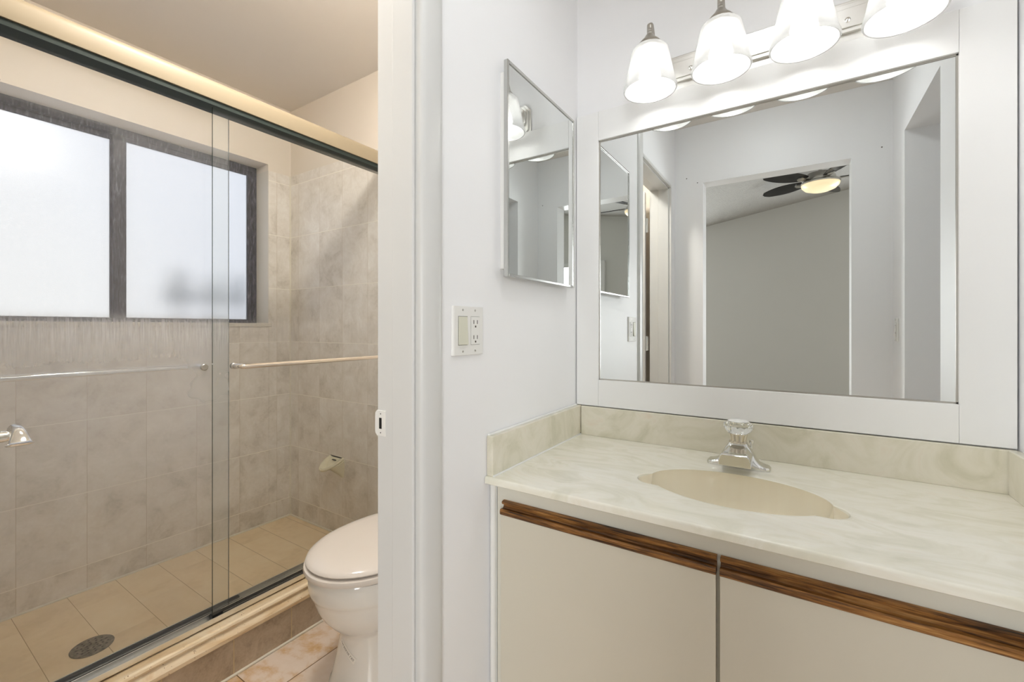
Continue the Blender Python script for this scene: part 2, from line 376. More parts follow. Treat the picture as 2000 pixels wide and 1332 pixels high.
wb_ = struct(link('wall_bedroom_side', bm, M['wall']), 'white wall with the opening to the bedroom')
for hx, hz in ((0.371, 2.077), (-0.578, 2.09), (-0.514, 2.053)):
    bm = bmesh.new(); lathe(bm, [(0, 0), (0.0035, 0), (0.003, 0.0012), (0, 0.0015)], (hx, YB, hz), Matrix.Rotation(-PI/2, 3, 'X'), 12); link('screw_anchor', bm, M['soft_gap'], wb_)
struct(link('wall_shower_room_near', B(XS-0.2, XL, YB-0.11, YB, 0, ZC), M['warm_wall']))
# end wall of the shower room: tiled inside the shower, painted above
struct(link('wall_shower_room_end', B(XS-0.2, XP, YS, YS+0.105, 0, ZC), M['warm_wall']), 'cream painted wall above the shower tile')
# window wall
WY0, WY1, WZ0, WZ1 = 0.10, 1.314, H + 0.023, H + 0.914
bm = bmesh.new()
xo = XS - 0.18
box(bm, xo, XS, YB, WY0, 0, ZC); box(bm, xo, XS, WY1, YS+0.105, 0, ZC); box(bm, xo, XS, WY0, WY1, 0, WZ0); box(bm, xo, XS, WY0, WY1, WZ1, ZC)
struct(link('wall_window_side', bm, M['warm_wall']), 'cream painted wall over the shower window')
TT = H + 0.879                               # top of the tile
bm = bmesh.new(); tk = 0.006
box(bm, XS, XS+tk, 0.0, WY0-0.001, 0.05, TT); box(bm, XS, XS+tk, WY1, YS, 0.05, TT); box(bm, XS, XS+tk, WY0-0.001, WY1, 0.05, WZ0-0.018)
struct(link('wall_tile_window_side', bm, M['tile_x'], bevel=0.0015), 'beige ceramic tile below and beside the shower window')
struct(link('wall_tile_end', B(XS+tk, -1.54, YS-tk, YS, 0.05, TT), M['tile_y'], bevel=0.0015), 'beige ceramic tile on the shower end wall')
struct(link('wall_tile_near', B(XS+tk, -1.54, YB, 0.0, 0.0, TT), M['tile_y']), 'beige ceramic tile on the near end of the shower')
# window reveal lining and sill
bm = bmesh.new()
box(bm, xo+0.02, XS+0.004, WY1-0.002, WY1+0.004, WZ0, TT)
struct(link('trim_1', bm, M['sill']), 'pale lining on the side of the window recess')
struct(link('trim_2', B(xo+0.02, XS+0.014, WY0, WY1+0.016, WZ0-0.018, WZ0+0.002), M['sill'], bevel=0.004), 'cream marble window sill')
# caulk lines in the shower
def bead(bm, p, q, r=0.004): tube(bm, [p, q], r, 8)
bm = bmesh.new()
bead(bm, (XS+tk+0.001, YS-tk-0.001, 0.06), (XS+tk+0.001, YS-tk-0.001, TT), 0.0045)
bead(bm, (XS+tk+0.001, 0.01, 0.062), (XS+tk+0.001, YS-tk, 0.062), 0.0055)
bead(bm, (XS+tk, YS-tk-0.001, 0.062), (-1.6, YS-tk-0.001, 0.062), 0.0055)
struct(link('trim_3', bm, M['caulk'], smooth=1.0), 'white caulk in the shower corner and along its floor')
struct(link('floor_shower', B(XS-0.05, -1.56, -0.02, YS+0.02, -0.05, 0.06), M['shower_floor']), 'tan tiled shower floor')

# door jamb, stops, head, casing strip
bm = bmesh.new()
box(bm, XP-0.004, XL-0.0005, 0.652, 0.662, 0, DZ); box(bm, XP-0.004, XL+0.004, 0.034, 0.044, 0, DZ); box(bm, XP-0.004, XL+0.004, 0.034, 0.662, DZ-0.004, DZ+0.006)
dj = struct(link('door_frame', bm, M['trim'], bevel=0.001), 'white painted door jamb of the toilet room doorway')
dj.name = 'trim_4'
bm = bmesh.new()
box(bm, -0.724, XL-0.010, 0.644, 0.6525, 0, DZ-0.004); box(bm, -0.724, XL-0.010, 0.0435, 0.052, 0, DZ-0.004); box(bm, -0.724, XL-0.010, 0.0435, 0.6525, DZ-0.013, DZ-0.003)
link('door_stop', bm, M['trim'], dj, bevel=0.004, seg=3)
# strike plate
bm = bmesh.new()
prof = [(0.0, -0.0285), (0.010, -0.0285), (0.0155, -0.018), (0.0155, 0.018), (0.010, 0.0285), (0.0, 0.0285)]
zs = H - 0.21
prism(bm, [(-0.750, zs-0.028), (-0.777, zs-0.028), (-0.7835, zs-0.022), (-0.7835, zs+0.022), (-0.777, zs+0.028), (-0.750, zs+0.028)], 1, 0.6500, 0.6525)
sp = link('strike_plate', bm, M['plastic'], dj, bevel=0.0005)
bm = bmesh.new(); box(bm, -0.7695, -0.762, 0.6493, 0.6510, zs-0.012, zs+0.012)
box(bm, -0.7665, -0.7645, 0.6495, 0.6510, zs-0.022, zs-0.0195); box(bm, -0.7665, -0.7645, 0.6495, 0.6510, zs+0.0195, zs+0.022)
link('latch_hole', bm, M['gap'], sp)
# casing strip, runs the full height
bm = bmesh.new()
pf = [(XL-0.0008, 0.6505), (XL+0.004, 0.6505), (XL+0.0085, 0.6535), (XL+0.0115, 0.662), (XL+0.0115, 0.700), (XL+0.009, 0.710), (XL+0.004, 0.717), (XL-0.0008, 0.718)]
prism(bm, pf, 2, 0, ZC)
struct(link('trim_5', bm, M['trim'], smooth=0.7), 'white casing strip beside the doorway, floor to ceiling')
struct(link('trim_6', B(XL, XL+0.006, 0.044, 0.652, DZ, DZ+0.012), M['trim'], bevel=0.002), 'thin white bead over the doorway')

# open door leaf with its lever and hinges
dr = thing('door_1', 'white door standing open into the toilet room', 'door', (-0.80, 0.045, 0.0)); dr['kind'] = 'structure'
ang = math.radians(5)
def dloc(u, n_, z):                          # u along the leaf away from the hinge, n_ out of its face
    return Vector((-0.80 - u*math.cos(ang) + n_*math.sin(ang), 0.045 + u*math.sin(ang) + n_*math.cos(ang), z))
bm = bmesh.new()
pts = [dloc(0.0, 0, 0), dloc(0.605, 0, 0), dloc(0.605, 0.035, 0), dloc(0.0, 0.035, 0)]
prism(bm, [(p.x, p.y) for p in pts], 2, 0.012, DZ-0.012)
link('door_leaf', bm, M['trim'], dr, bevel=0.0015)
zh = H - 0.235
bm = bmesh.new()
ROT = Matrix.Rotation(-PI/2, 3, 'X')
lathe(bm, [(0.0, 0.0), (0.030, 0.0), (0.031, 0.004), (0.026, 0.009), (0.014, 0.011), (0.0, 0.011)], dloc(0.545, 0.035, zh), ROT, 32)
hd = link('door_handle', bm, M['chrome'], dr, smooth=0.7)
bm = bmesh.new()
p0 = dloc(0.545, 0.046, zh); p1 = Vector((-1.43, 0.208, zh+0.002))
base = Vector((-1.415, 0.10, zh)); tipy = 0.208
tube(bm, [(-1.345-0.04, 0.105, zh), (-1.42, 0.125, zh), (-1.432, 0.16, zh), (-1.435, 0.196, zh), (-1.435, 0.200, zh), (-1.435, 0.206, zh)], 0.0135, 22, rad=[0.0125, 0.0135, 0.0132, 0.0125, 0.0115, 0.0115])
link('lever_neck', bm, M['chrome'], hd, smooth=0.8)
# lever blade: comes towards the hinge, dips and widens into a curled end
bm = bmesh.new(); rings = []
for (x, y, z, hw, hh) in ((-1.447, 0.211, 0.010, 0.009, 0.009), (-1.438, 0.213, 0.010, 0.011, 0.0135), (-1.42, 0.215, 0.006, 0.011, 0.0135), (-1.405, 0.214, 0.002, 0.013, 0.012), (-1.388, 0.212, -0.004, 0.015, 0.009), (-1.374, 0.211, -0.010, 0.019, 0.005), (-1.366, 0.209, -0.010, 0.021, 0.0028), (-1.362, 0.208, -0.008, 0.021, 0.0015)):
    r = []
    for i in range(20):
        a_ = 2*PI*i/20; ca, sa = math.cos(a_), math.sin(a_)
        r.append((x, y + hw*math.copysign(abs(ca)**0.7, ca), zh + z + hh*math.copysign(abs(sa)**0.7, sa)))
    rings.append(r)
loft(bm, rings); link('lever', bm, M['chrome'], hd, smooth=0.9)
for zz in (DZ-0.22, 1.05, 0.25):
    bm = bmesh.new(); box(bm, -0.797, -0.7935, 0.044, 0.0455, zz-0.045, zz+0.045)
    tube(bm, [(-0.797, 0.0465, zz-0.046), (-0.797, 0.0465, zz+0.046)], 0.005, 10); box(bm, -0.80, -0.786, 0.0440, 0.0465, zz-0.044, zz+0.044)
    link('hinge', bm, M['plastic'], dr)

# baseboards
struct(link('baseboard_left', B(XL, XL+0.012, 0.718, 0.90, 0, 0.08), M['trim'], bevel=0.003))

# ---- bedroom seen through the opening (in the mirror)
struct(link('floor_bedroom', B(-2.6, 3.2, -3.3, -0.18, -0.05, 0.0), M['carpet']))
FY = -3.14
bm = bmesh.new()
box(bm, -2.6, 3.2, FY-0.1, FY, 0, 3.6); 
struct(link('wall_bedroom_far', bm, M['grey_wall']), 'grey bedroom wall seen in the mirror')
for n_, xc, wd in (('fill_frame_2', 1.75, 1.3), ('fill_frame_3', -1.85, 1.0)):  # frames added around the two unseen fill lights
    bm = bmesh.new(); a_, b_ = xc-wd/2, xc+wd/2
    box(bm, a_-0.06, a_, FY, FY+0.05, 0.49, 2.11); box(bm, b_, b_+0.06, FY, FY+0.05, 0.49, 2.11); box(bm, a_, b_, FY, FY+0.05, 0.49, 0.55); box(bm, a_, b_, FY, FY+0.05, 2.05, 2.11)
    struct(link(n_, bm, M['trim']), 'white frame around an added bedroom fill light')
struct(link('wall_bedroom_left', B(-2.6, -2.5, FY, -0.18, 0, 3.6), M['grey_wall']))
struct(link('wall_bedroom_right', B(3.1, 3.2, FY, -0.18, 0, 3.6), M['grey_wall']))
bm = bmesh.new(); box(bm, -2.6, BX0, -0.185, -0.181, 0, 3.6); box(bm, BX1, 3.2, -0.185, -0.181, 0, 3.6); box(bm, BX0, BX1, -0.185, -0.181, BZ, 3.6)
struct(link('wall_bedroom_near', bm, M['grey_wall']))
bm = bmesh.new()
def cz(x): return H + 1.43 + 0.159*x
prism(bm, [(-2.6, cz(-2.6)), (3.2, cz(3.2)), (3.2, cz(3.2)+0.1), (-2.6, cz(-2.6)+0.1)], 1, -3.3, -0.18)
struct(link('ceiling_bedroom', bm, M['popcorn']), 'sloping textured bedroom ceiling')

# ---- window
wn = thing('window_1', 'dark bronze sliding window with frosted panes over the shower', 'window', (XS-0.12, 0.7, WZ0)); wn['kind'] = 'structure'
xf = XS - 0.12
FB = WZ0 + 0.002
bm = bmesh.new(); fo = 0.030
box(bm, xf-0.045, xf, WY0, WY1-0.002, WZ1-0.030, WZ1); box(bm, xf-0.045, xf, WY0, WY1-0.002, FB, FB+0.016)
box(bm, xf-0.045, xf, WY0, WY0+0.03, FB, WZ1); box(bm, xf-0.045, xf, WY1-0.026, WY1-0.002, FB, WZ1)
link('outer_frame', bm, M['bronze'], wn, bevel=0.002)
for nm, y0, y1, dx in (('fixed_sash', WY0+0.03, 0.714, -0.028), ('sliding_sash', 0.684, WY1-0.026, -0.006)):
    bm = bmesh.new(); z0 = FB+0.014; z1 = WZ1-0.028
    wl = 0.035 if dx < -0.02 else 0.047
    wr = 0.035 if dx < -0.02 else 0.024
    box(bm, xf+dx-0.016, xf+dx, y0, y1, z1-0.024, z1); box(bm, xf+dx-0.016, xf+dx, y0, y1, z0, z0+0.008)
    box(bm, xf+dx-0.016, xf+dx, y0, y0+wl, z0, z1); box(bm, xf+dx-0.016, xf+dx, y1-wr, y1, z0, z1)
    s_ = link(nm, bm, M['bronze'], wn, bevel=0.0015)
    link('pane', B(xf+dx-0.011, xf+dx-0.006, y0+0.01, y1-0.01, z0+0.004, z1-0.01), M['frost'], s_)

# ================================================================== SHOWER
cb = thing('shower_curb', 'tiled shower curb capped with a travertine rail', 'curb', (-1.59, 0.7, 0.0))
link('curb_tile', B(-1.66, -1.558, -0.065, YS-0.001, 0.0, 0.150), M['curb_tile'], cb)
bm = bmesh.new()
prism(bm, [(-1.662, 0.150), (-1.662, 0.178), (-1.568, 0.180), (-1.562, 0.183), (-1.555, 0.184), (-1.549, 0.181), (-1.546, 0.175), (-1.549, 0.168), (-1.553, 0.165), (-1.550, 0.160), (-1.543, 0.154), (-1.538, 0.146), (-1.539, 0.134), (-1.545, 0.129), (-1.556, 0.128), (-1.5575, 0.150)], 1, -0.065, YS-0.002)
link('travertine_rail', bm, M['trav'], cb, smooth=0.55)
bm = bmesh.new(); tube(bm, [(-1.556, -0.06, 0.003), (-1.556, YS-0.01, 0.003)], 0.005, 8); link('floor_caulk', bm, M['caulk'], cb, smooth=1)

sd = thing('shower_door', 'two panel sliding glass shower door in a metal header and track', 'shower door', (-1.62, 0.7, 0.18))
bm = bmesh.new(); HZ = H + 0.727
prof = [(-1.665, HZ+0.012), (-1.665, HZ+0.078), (-1.60, HZ+0.078)]
for i in range(9):
    a_ = PI/2 - PI/2*i/8; prof.append((-1.60 + 0.024*math.cos(a_), HZ + 0.054 + 0.024*math.sin(a_)))
prof += [(-1.576, HZ+0.03), (-1.580, HZ+0.012)]
prism(bm, prof, 1, 0.001, YS-tk-0.001); hdr = link('header', bm, M['header'], sd, smooth=0.6)
link('header_gasket', B(-1.655, -1.586, 0.002, YS-tk-0.002, HZ-0.004, HZ+0.0125), M['dark_green'], hdr)
bm = bmesh.new(); TZ = 0.186
box(bm, -1.655, -1.592, 0.001, YS-tk-0.001, TZ-0.001, TZ+0.006); box(bm, -1.594, -1.591, 0.001, YS-tk-0.001, TZ, TZ+0.017)
box(bm, -1.656, -1.653, 0.001, YS-tk-0.001, TZ, TZ+0.024); box(bm, -1.6225, -1.6195, 0.001, YS-tk-0.001, TZ, TZ+0.020)
tr_ = link('bottom_track', bm, M['alu'], sd, bevel=0.0006)
bm = bmesh.new(); box(bm, -1.612, -1.602, 0.675, 1.42, TZ+0.006, TZ+0.010); box(bm, -1.645, -1.628, 0.01, 0.78, TZ+0.006, TZ+0.010); box(bm, -1.6185, -1.599, 0.668, 0.70, TZ+0.006, TZ+0.022)
link('door_guide', bm, M['dark'], tr_, bevel=0.001)
def panel(x, y0, y1, mat, bary, barx, capx, dirn):
    bm = bmesh.new(); z0, z1 = TZ+0.010, HZ+0.004
    box(bm, x-0.003, x+0.003, y0, y1, z0, z1)
    for f in bm.faces:
        if abs(f.calc_center_median().y - y0) < 1e-4 or abs(f.calc_center_median().y - y1) < 1e-4 or abs(f.calc_center_median().z - z0) < 1e-4: f.material_index = 1
    g = link('glass_panel', bm, None, sd, mats=[mat, M['glass_edge']])
    zb = H - 0.130; a0, a1 = bary
    bm = bmesh.new(); s_ = 1 if barx > x else -1
    k = 0.022
    pts = [(x+s_*0.004, a0, zb), (x+s_*0.018, a0, zb), (barx-s_*0.004, a0+0.006, zb), (barx, a0+k, zb), (barx, a0+k*2, zb)]
    pts2 = [(p[0], a1-(p[1]-a0), p[2]) for p in pts][::-1]
    path = smooth_path(pts, 4) + smooth_path(pts2, 4)
    tube(bm, path, 0.0085, 16)
    tb = link('towel_bar', bm, M['chrome'] if s_ < 0 else M['alu_bar'], g, smooth=0.9)
    for yy in (a0, a1):
        bm = bmesh.new(); R2 = Matrix.Rotation(PI/2, 3, 'Y')
        lathe(bm, [(0, -0.0075), (0.0085, -0.0075), (0.0105, -0.006), (0.0105, -0.0032), (0, -0.0032)], (x, yy, zb), R2, 24)
        lathe(bm, [(0, 0.0032), (0.0105, 0.0032), (0.0105, 0.006), (0.0085, 0.0075), (0, 0.0075)], (x, yy, zb), R2, 24)
        link('bar_cap', bm, M['nickel'], tb, smooth=0.6)
M['alu_bar'] = metal('champagne_bar', (0.80, 0.74, 0.66), 0.14)
panel(-1.636, 0.004, 0.733, M['glass_dirty'], (0.06, 0.658), -1.685, 0, -1)
panel(-1.605, 0.670, 1.432, M['glass_clean'], (0.735, 1.375), -1.556, 0, 1)

# soap dish
so = thing('soap_dish', 'almond ceramic soap dish on the tiled shower end wall', 'soap dish', (-2.03, YS-tk, H-0.70))
bm = bmesh.new(); rings = []
YT = YS - tk
def dish_ring(inset, z, dip=0.0):
    r = []
    for i in range(33):
        a_ = PI*i/32
        hw = (0.060-inset); dp = (0.092-inset)
        x = -2.040 + hw*math.cos(a_) - 0.006*math.sin(a_)**2; y = YT - dp*math.sin(a_)**0.9
        r.append((x, y, z - 0.046*math.sin(a_)**0.9))
    return r
zt = H - 0.680
loft(bm, [dish_ring(0.008, zt-0.016), dish_ring(0.001, zt-0.011), dish_ring(0.0, zt-0.004), dish_ring(0.003, zt), dish_ring(0.010, zt), dish_ring(0.014, zt-0.005), dish_ring(0.03, zt-0.007)])
link('tray', bm, M['almond'], so, smooth=0.9)
bm = bmesh.new(); rings = []
for k in range(9):
    f = k/8; z = zt - 0.014 - 0.088*f; hw = 0.042*(1-f)**0.8 + 0.006; dp = 0.060*(1-f)**1.2 + 0.006
    rings.append([(-2.022 + 0.036*f + hw*math.cos(PI*i/16), YT - dp*math.sin(PI*i/16), z - 0.032*math.sin(PI*i/16)*(1-f)) for i in range(17)])
loft(bm, rings); link('bracket', bm, M['almond'], so, smooth=0.9)
link('drain_slot', B(-2.052, -2.022, YT-0.020, YT-0.012, zt-0.016, zt-0.0125), M['gap'], so, bevel=0.002)

# drain
dn = thing('shower_drain', 'round tarnished metal drain in the shower floor', 'drain', (-2.018, 0.475, 0.06))
bm = bmesh.new(); lathe(bm, [(0, 0), (0.056, 0), (0.057, 0.002), (0.054, 0.004), (0.050, 0.0035), (0.0, 0.0035)], (-2.018, 0.475, 0.0602), None, 48)
link('grate', bm, M['drain'], dn, smooth=0.6)
bm = bmesh.new()
for rr, k in ((0.014, 6), (0.027, 10), (0.040, 14)):
    for i in range(k):
        a_ = 2*PI*i/k; lathe(bm, [(0, 0), (0.0032, 0), (0.0032, 0.0006), (0, 0.0006)], (-2.018+rr*math.cos(a_), 0.475+rr*math.sin(a_), 0.0636), None, 8)
link('drain_hole', bm, M['gap'], dn)

# shower head
sh = thing('showerhead', 'small chrome shower head in front of the frosted window', 'shower head', (-2.0, 0.0, H+0.78))
bm = bmesh.new(); tube(bm, smooth_path([(-2.0, 0.0, H+0.77), (-2.0, 0.08, H+0.785), (-2.0, 0.17, H+0.775), (-2.0, 0.215, H+0.745)], 6), 0.0095, 14)
lathe(bm, [(0, 0), (0.03, 0), (0.028, 0.006), (0.012, 0.012), (0, 0.012)], (-2.0, 0.0, H+0.77), Matrix.Rotation(-PI/2, 3, 'X'), 28)
link('shower_arm', bm, M['chrome'], sh, smooth=0.8)
Rh = Matrix.Rotation(math.radians(-128), 3, 'X')
bm = bmesh.new(); lathe(bm, [(0, -0.01), (0.012, -0.008), (0.013, 0.008), (0.020, 0.020), (0.029, 0.034), (0.030, 0.042), (0.028, 0.045), (0, 0.044)], (-2.0, 0.214, H+0.747), Rh, 32)
hh = link('spray_head', bm, M['chrome'], sh, smooth=0.7)
bm = bmesh.new()
for rr, k in ((0.0, 1), (0.011, 6), (0.021, 11)):
    for i in range(k):
        a_ = 2*PI*i/k; p = Rh @ Vector((rr*math.cos(a_), rr*math.sin(a_), 0.0445)); lathe(bm, [(0, 0), (0.0022, 0), (0.0022, 0.002), (0, 0.002)], Vector((-2.0, 0.214, H+0.747)) + p, Rh, 8)
link('nozzles', bm, M['dark'], hh)

# ================================================================== TOILET
TX = -1.178
tl_ = thing('toilet', 'white toilet with its lid closed beside the shower curb', 'toilet', (TX, 1.0, 0.0))
def egg(a, yf, yc, yb, z, n=56, sq=2.0, cx_=TX, sqb=2.6):
    r = []
    for i in range(n):
        th = 2*PI*i/n; c_, s_ = math.cos(th), math.sin(th)
        k = sq if s_ < 0 else sqb
        x = a*math.copysign(abs(c_)**(2/k), c_)
        b_ = (yc - yf) if s_ < 0 else (yb - yc)
        y = b_*math.copysign(abs(s_)**(2/k), s_)
        r.append((cx_ + x, yc + y, z))
    return r
bm = bmesh.new()
loft(bm, [egg(0.150, 0.832, 1.02, 1.30, 0.0), egg(0.152, 0.83, 1.02, 1.30, 0.012), egg(0.140, 0.845, 1.02, 1.29, 0.022, sq=2.3), egg(0.124, 0.862, 1.02, 1.27, 0.10, sq=2.3), egg(0.115, 0.87, 1.02, 1.26, 0.16, sq=2.3), egg(0.114, 0.866, 1.02, 1.25, 0.190, sq=2.2),
          egg(0.112, 0.850, 1.0, 1.26, 0.205), egg(0.135, 0.828, 0.99, 1.27, 0.225), egg(0.155, 0.805, 0.985, 1.28, 0.255), egg(0.167, 0.790, 0.98, 1.29, 0.285), egg(0.172, 0.780, 0.98, 1.30, 0.315), egg(0.1735, 0.777, 0.98, 1.30, 0.327),
          egg(0.1785, 0.770, 0.98, 1.31, 0.333), egg(0.181, 0.766, 0.98, 1.31, 0.345), egg(0.182, 0.765, 0.98, 1.32, 0.388), egg(0.179, 0.769, 0.98, 1.32, 0.398), egg(0.165, 0.785, 0.98, 1.30, 0.400)])
link('bowl', bm, M['porcelain'], tl_, smooth=0.9)
bm = bmesh.new()
loft(bm, [egg(0.178, 0.760, 0.98, 1.20, 0.402), egg(0.186, 0.752, 0.98, 1.205, 0.405), egg(0.189, 0.749, 0.98, 1.205, 0.412), egg(0.187, 0.751, 0.98, 1.205, 0.421), egg(0.180, 0.758, 0.98, 1.20, 0.424)])
link('seat', bm, M['seat'], tl_, smooth=0.8)
bm = bmesh.new()
loft(bm, [egg(0.176, 0.764, 0.98, 1.215, 0.4275), egg(0.182, 0.758, 0.98, 1.22, 0.430), egg(0.184, 0.756, 0.98, 1.22, 0.434), egg(0.182, 0.758, 0.98, 1.217, 0.438), egg(0.177, 0.764, 0.98, 1.215, 0.4425), egg(0.168, 0.777, 0.98, 1.21, 0.4480), egg(0.155, 0.795, 0.98, 1.20, 0.4525), egg(0.13, 0.825, 0.98, 1.17, 0.4555), egg(0.07, 0.89, 0.98, 1.08, 0.457)])
link('lid', bm, M['seat'], tl_, smooth=0.8)
for yy, xx in ((0.795, -0.045), (0.795, 0.045), (1.1, -0.14), (1.1, 0.14)): link('seat_bumper', B(TX+xx-0.014, TX+xx+0.014, yy-0.006, yy+0.006, 0.4235, 0.428), M['seat'], tl_)
bm = bmesh.new()
def rr_(hx, y0, y1, z): return egg(hx, y0, (y0+y1)/2, y1, z, 48, 5.0, TX, 5.0)
loft(bm, [rr_(0.165, 1.24, 1.405, 0.385), rr_(0.178, 1.232, 1.415, 0.42), rr_(0.19, 1.228, 1.42, 0.70), rr_(0.19, 1.228, 1.42, 0.715)])
tk_ = link('tank', bm, M['porcelain'], tl_, smooth=0.8)
bm = bmesh.new(); loft(bm, [rr_(0.196, 1.222, 1.424, 0.716), rr_(0.199, 1.22, 1.426, 0.725), rr_(0.197, 1.222, 1.424, 0.745), rr_(0.185, 1.23, 1.415, 0.752)]); link('tank_lid', bm, M['porcelain'], tk_, smooth=0.7)
bm = bmesh.new(); tube(bm, [(TX-0.14, 1.226, 0.66), (TX-0.14, 1.205, 0.66)], 0.01, 12); tube(bm, [(TX-0.14, 1.208, 0.66), (TX-0.07, 1.206, 0.652)], 0.006, 10); link('flush_lever', bm, M['chrome'], tk_, smooth=0.8)

def ped(x, z, off=0.0):
    k = 0.124 + (0.140-0.124)*max(0, (0.10-z)/0.078) - 0.009*max(0, min(1, (z-0.10)/0.06))
    yf = 0.862 + 0.008*max(0, min(1, (z-0.10)/0.06)) - 0.017*max(0, (0.10-z)/0.078)
    return (TX + x, 1.02 - (1.02-yf+off)*max(0, 1-abs(x/(k+off))**2.3)**(1/2.3), z)
def lab(u, v_): a_ = math.radians(-28); return (0.002 + u*math.cos(a_) - v_*math.sin(a_), 0.139 + u*math.sin(a_) + v_*math.cos(a_))
bm = bmesh.new(); nu = 16; G_ = []
for off in (0.0004, 0.0010):
    G_.append([[bm.verts.new(ped(*lab(-0.041+0.082*i/nu, vv), off)) for i in range(nu+1)] for vv in (-0.0095, 0.0095)])
for g in G_:
    for i in range(nu): bm.faces.new((g[0][i], g[0][i+1], g[1][i+1], g[1][i]))
for q in (0, 1):
    for i in range(nu): bm.faces.new((G_[0][q][i], G_[0][q][i+1], G_[1][q][i+1], G_[1][q][i]))
lb = link('paper_label', bm, M['paper'], tl_, smooth=0.8); lb['label'] = 'small tilted white paper label with faded print'
bm = bmesh.new(); rn = random.Random(3)
def stroke(u0, v0, u1, v1):
    bm.faces.new([bm.verts.new(ped(*lab(u, v_), 0.0013)) for u, v_ in ((u0, v0), (u1, v0), (u1, v1), (u0, v1))])
u = -0.037
for k in range(11):
    if k == 8: u += 0.004
    hh_ = 0.0034 if k > 1 else 0.002
    stroke(u, -hh_, u+0.0013, hh_)
    if k % 3 != 2: stroke(u+0.0033, -hh_, u+0.0045, hh_)
    stroke(u, hh_-0.0012, u+0.0045, hh_)
    if k % 2: stroke(u, -0.0006, u+0.0042, 0.0006)
    u += 0.0064
link('faded_print', bm, M['ink'], lb)

# ================================================================== VANITY
CZ_ = H - 0.37
va = thing('vanity_cabinet', 'almond laminate vanity cabinet with two oak-edged doors', 'cabinet', (-0.118, 1.16, 0.0))
FYc = 0.905
bm = bmesh.new()
box(bm, -0.632, 0.4, FYc, FYc+0.018, 0.10, CZ_-0.018); box(bm, -0.632, -0.614, FYc+0.018, YW-0.002, 0.0, CZ_-0.018); box(bm, 0.382, 0.4, FYc+0.018, YW-0.002, 0, CZ_-0.018); box(bm, -0.614, 0.382, FYc+0.06, FYc+0.075, 0, 0.10)
link('face_frame', bm, M['laminate_frame'], va, bevel=0.001)
bm = bmesh.new()
tube(bm, [(-0.640, FYc-0.004, 0.0), (-0.640, FYc-0.004, CZ_-0.018)], 0.008, 14)
box(bm, XL+0.001, -0.630, FYc+0.0, FYc+0.012, 0, CZ_-0.018)
link('filler_strip', bm, M['caulk_clean'], va, smooth=0.8)
for x0, x1 in ((-0.608, -0.1245), (-0.1175, 0.366)):
    d_ = link('door', B(x0, x1, FYc-0.0185, FYc-0.001, 0.13, CZ_-0.0885), M['laminate'], va, bevel=0.0008)
    bm = bmesh.new()
    zt_ = CZ_-0.057; zb_ = CZ_-0.088
    prof = [(FYc-0.001, zb_), (FYc-0.0195, zb_), (FYc-0.0215, zb_+0.003), (FYc-0.0215, zb_+0.010), (FYc-0.019, zb_+0.0135), (FYc-0.015, zb_+0.0135), (FYc-0.0075, zb_+0.0125), (FYc-0.0045, zb_+0.016),
            (FYc-0.0045, zb_+0.020), (FYc-0.0120, zb_+0.0235), (FYc-0.0135, zb_+0.029), (FYc-0.008, zt_), (FYc-0.001, zt_)]
    prism(bm, prof, 0, x0-0.0003, x1+0.0003)
    link('finger_pull', bm, M['oak'], d_, smooth=0.5)

# countertop with the basin formed in it
ct = thing('marble_countertop', 'cream cultured marble vanity top with an integral oval basin', 'countertop', (-0.118, 1.15, CZ_))
SCX, SCY, SAX, SAY = -0.120, 1.117, 0.186, 0.118
EX, EY, ER = 0.170, -0.028, 0.040              # soap hollows at both ends of the basin
def ray_ellipse(th): return 1/math.hypot(math.cos(th)/SAX, math.sin(th)/SAY)
def ray_out(th):
    R_ = ray_ellipse(th); dx, dy = math.cos(th), math.sin(th)
    for s_ in (-1, 1):
        b = dx*s_*EX + dy*EY; disc = b*b - (EX*EX + EY*EY - ER*ER)
        if disc > 0: R_ = max(R_, b + math.sqrt(disc))
    return R_
X0, X1, Y0, Y1 = XL+0.001, XR-0.001, 0.877, YW-0.003
QX0, QX1, QY0, QY1 = -0.40, 0.16, 0.965, 1.275          # rectangle of the slab that holds the basin
bm = bmesh.new()
ths = sorted(set([2*PI*i/288 for i in range(288)] + [math.atan2(y-SCY, x-SCX) % (2*PI) for x in (QX0, QX1) for y in (QY0, QY1)]))
def ray_rect(th):
    dx, dy = math.cos(th), math.sin(th); c = []
    if abs(dx) > 1e-9: c.append(((QX1 if dx > 0 else QX0)-SCX)/dx)
    if abs(dy) > 1e-9: c.append(((QY1 if dy > 0 else QY0)-SCY)/dy)
    return min(c)
S_ = [0.12, 0.25, 0.4, 0.55, 0.68, 0.78, 0.86, 0.915, 0.95, 0.972, 0.986, 0.995, 1.0]
cols = []
for th in ths:
    dx, dy = math.cos(th), math.sin(th); Re, Ro, Rq = ray_ellipse(th), ray_out(th), ray_rect(th)
    d0 = 0.0012 + 0.024*min(1, (Ro-Re)/0.014)
    col = [(Re*q, -(d0 + (0.125-d0)*(1-q**2.8)**0.66)) for q in S_]
    w_ = Ro-Re
    for q in (0.35, 0.7, 0.85, 0.95): col.append((Re + w_*q, -d0*(1-(max(0, q-0.35)/0.65)**2.5) - 0.0002))
    col.append((Ro+0.0006, -0.0006)); col.append((Ro+0.003, -0.0001)); col.append((Ro+0.007, 0.0)); col.append((Rq, 0.0))
    cols.append([bm.verts.new((SCX+dx*rr, SCY+dy*rr, CZ_+z)) for rr, z in col])
cc_ = bm.verts.new((SCX, SCY, CZ_-0.1262)); n_ = len(cols)
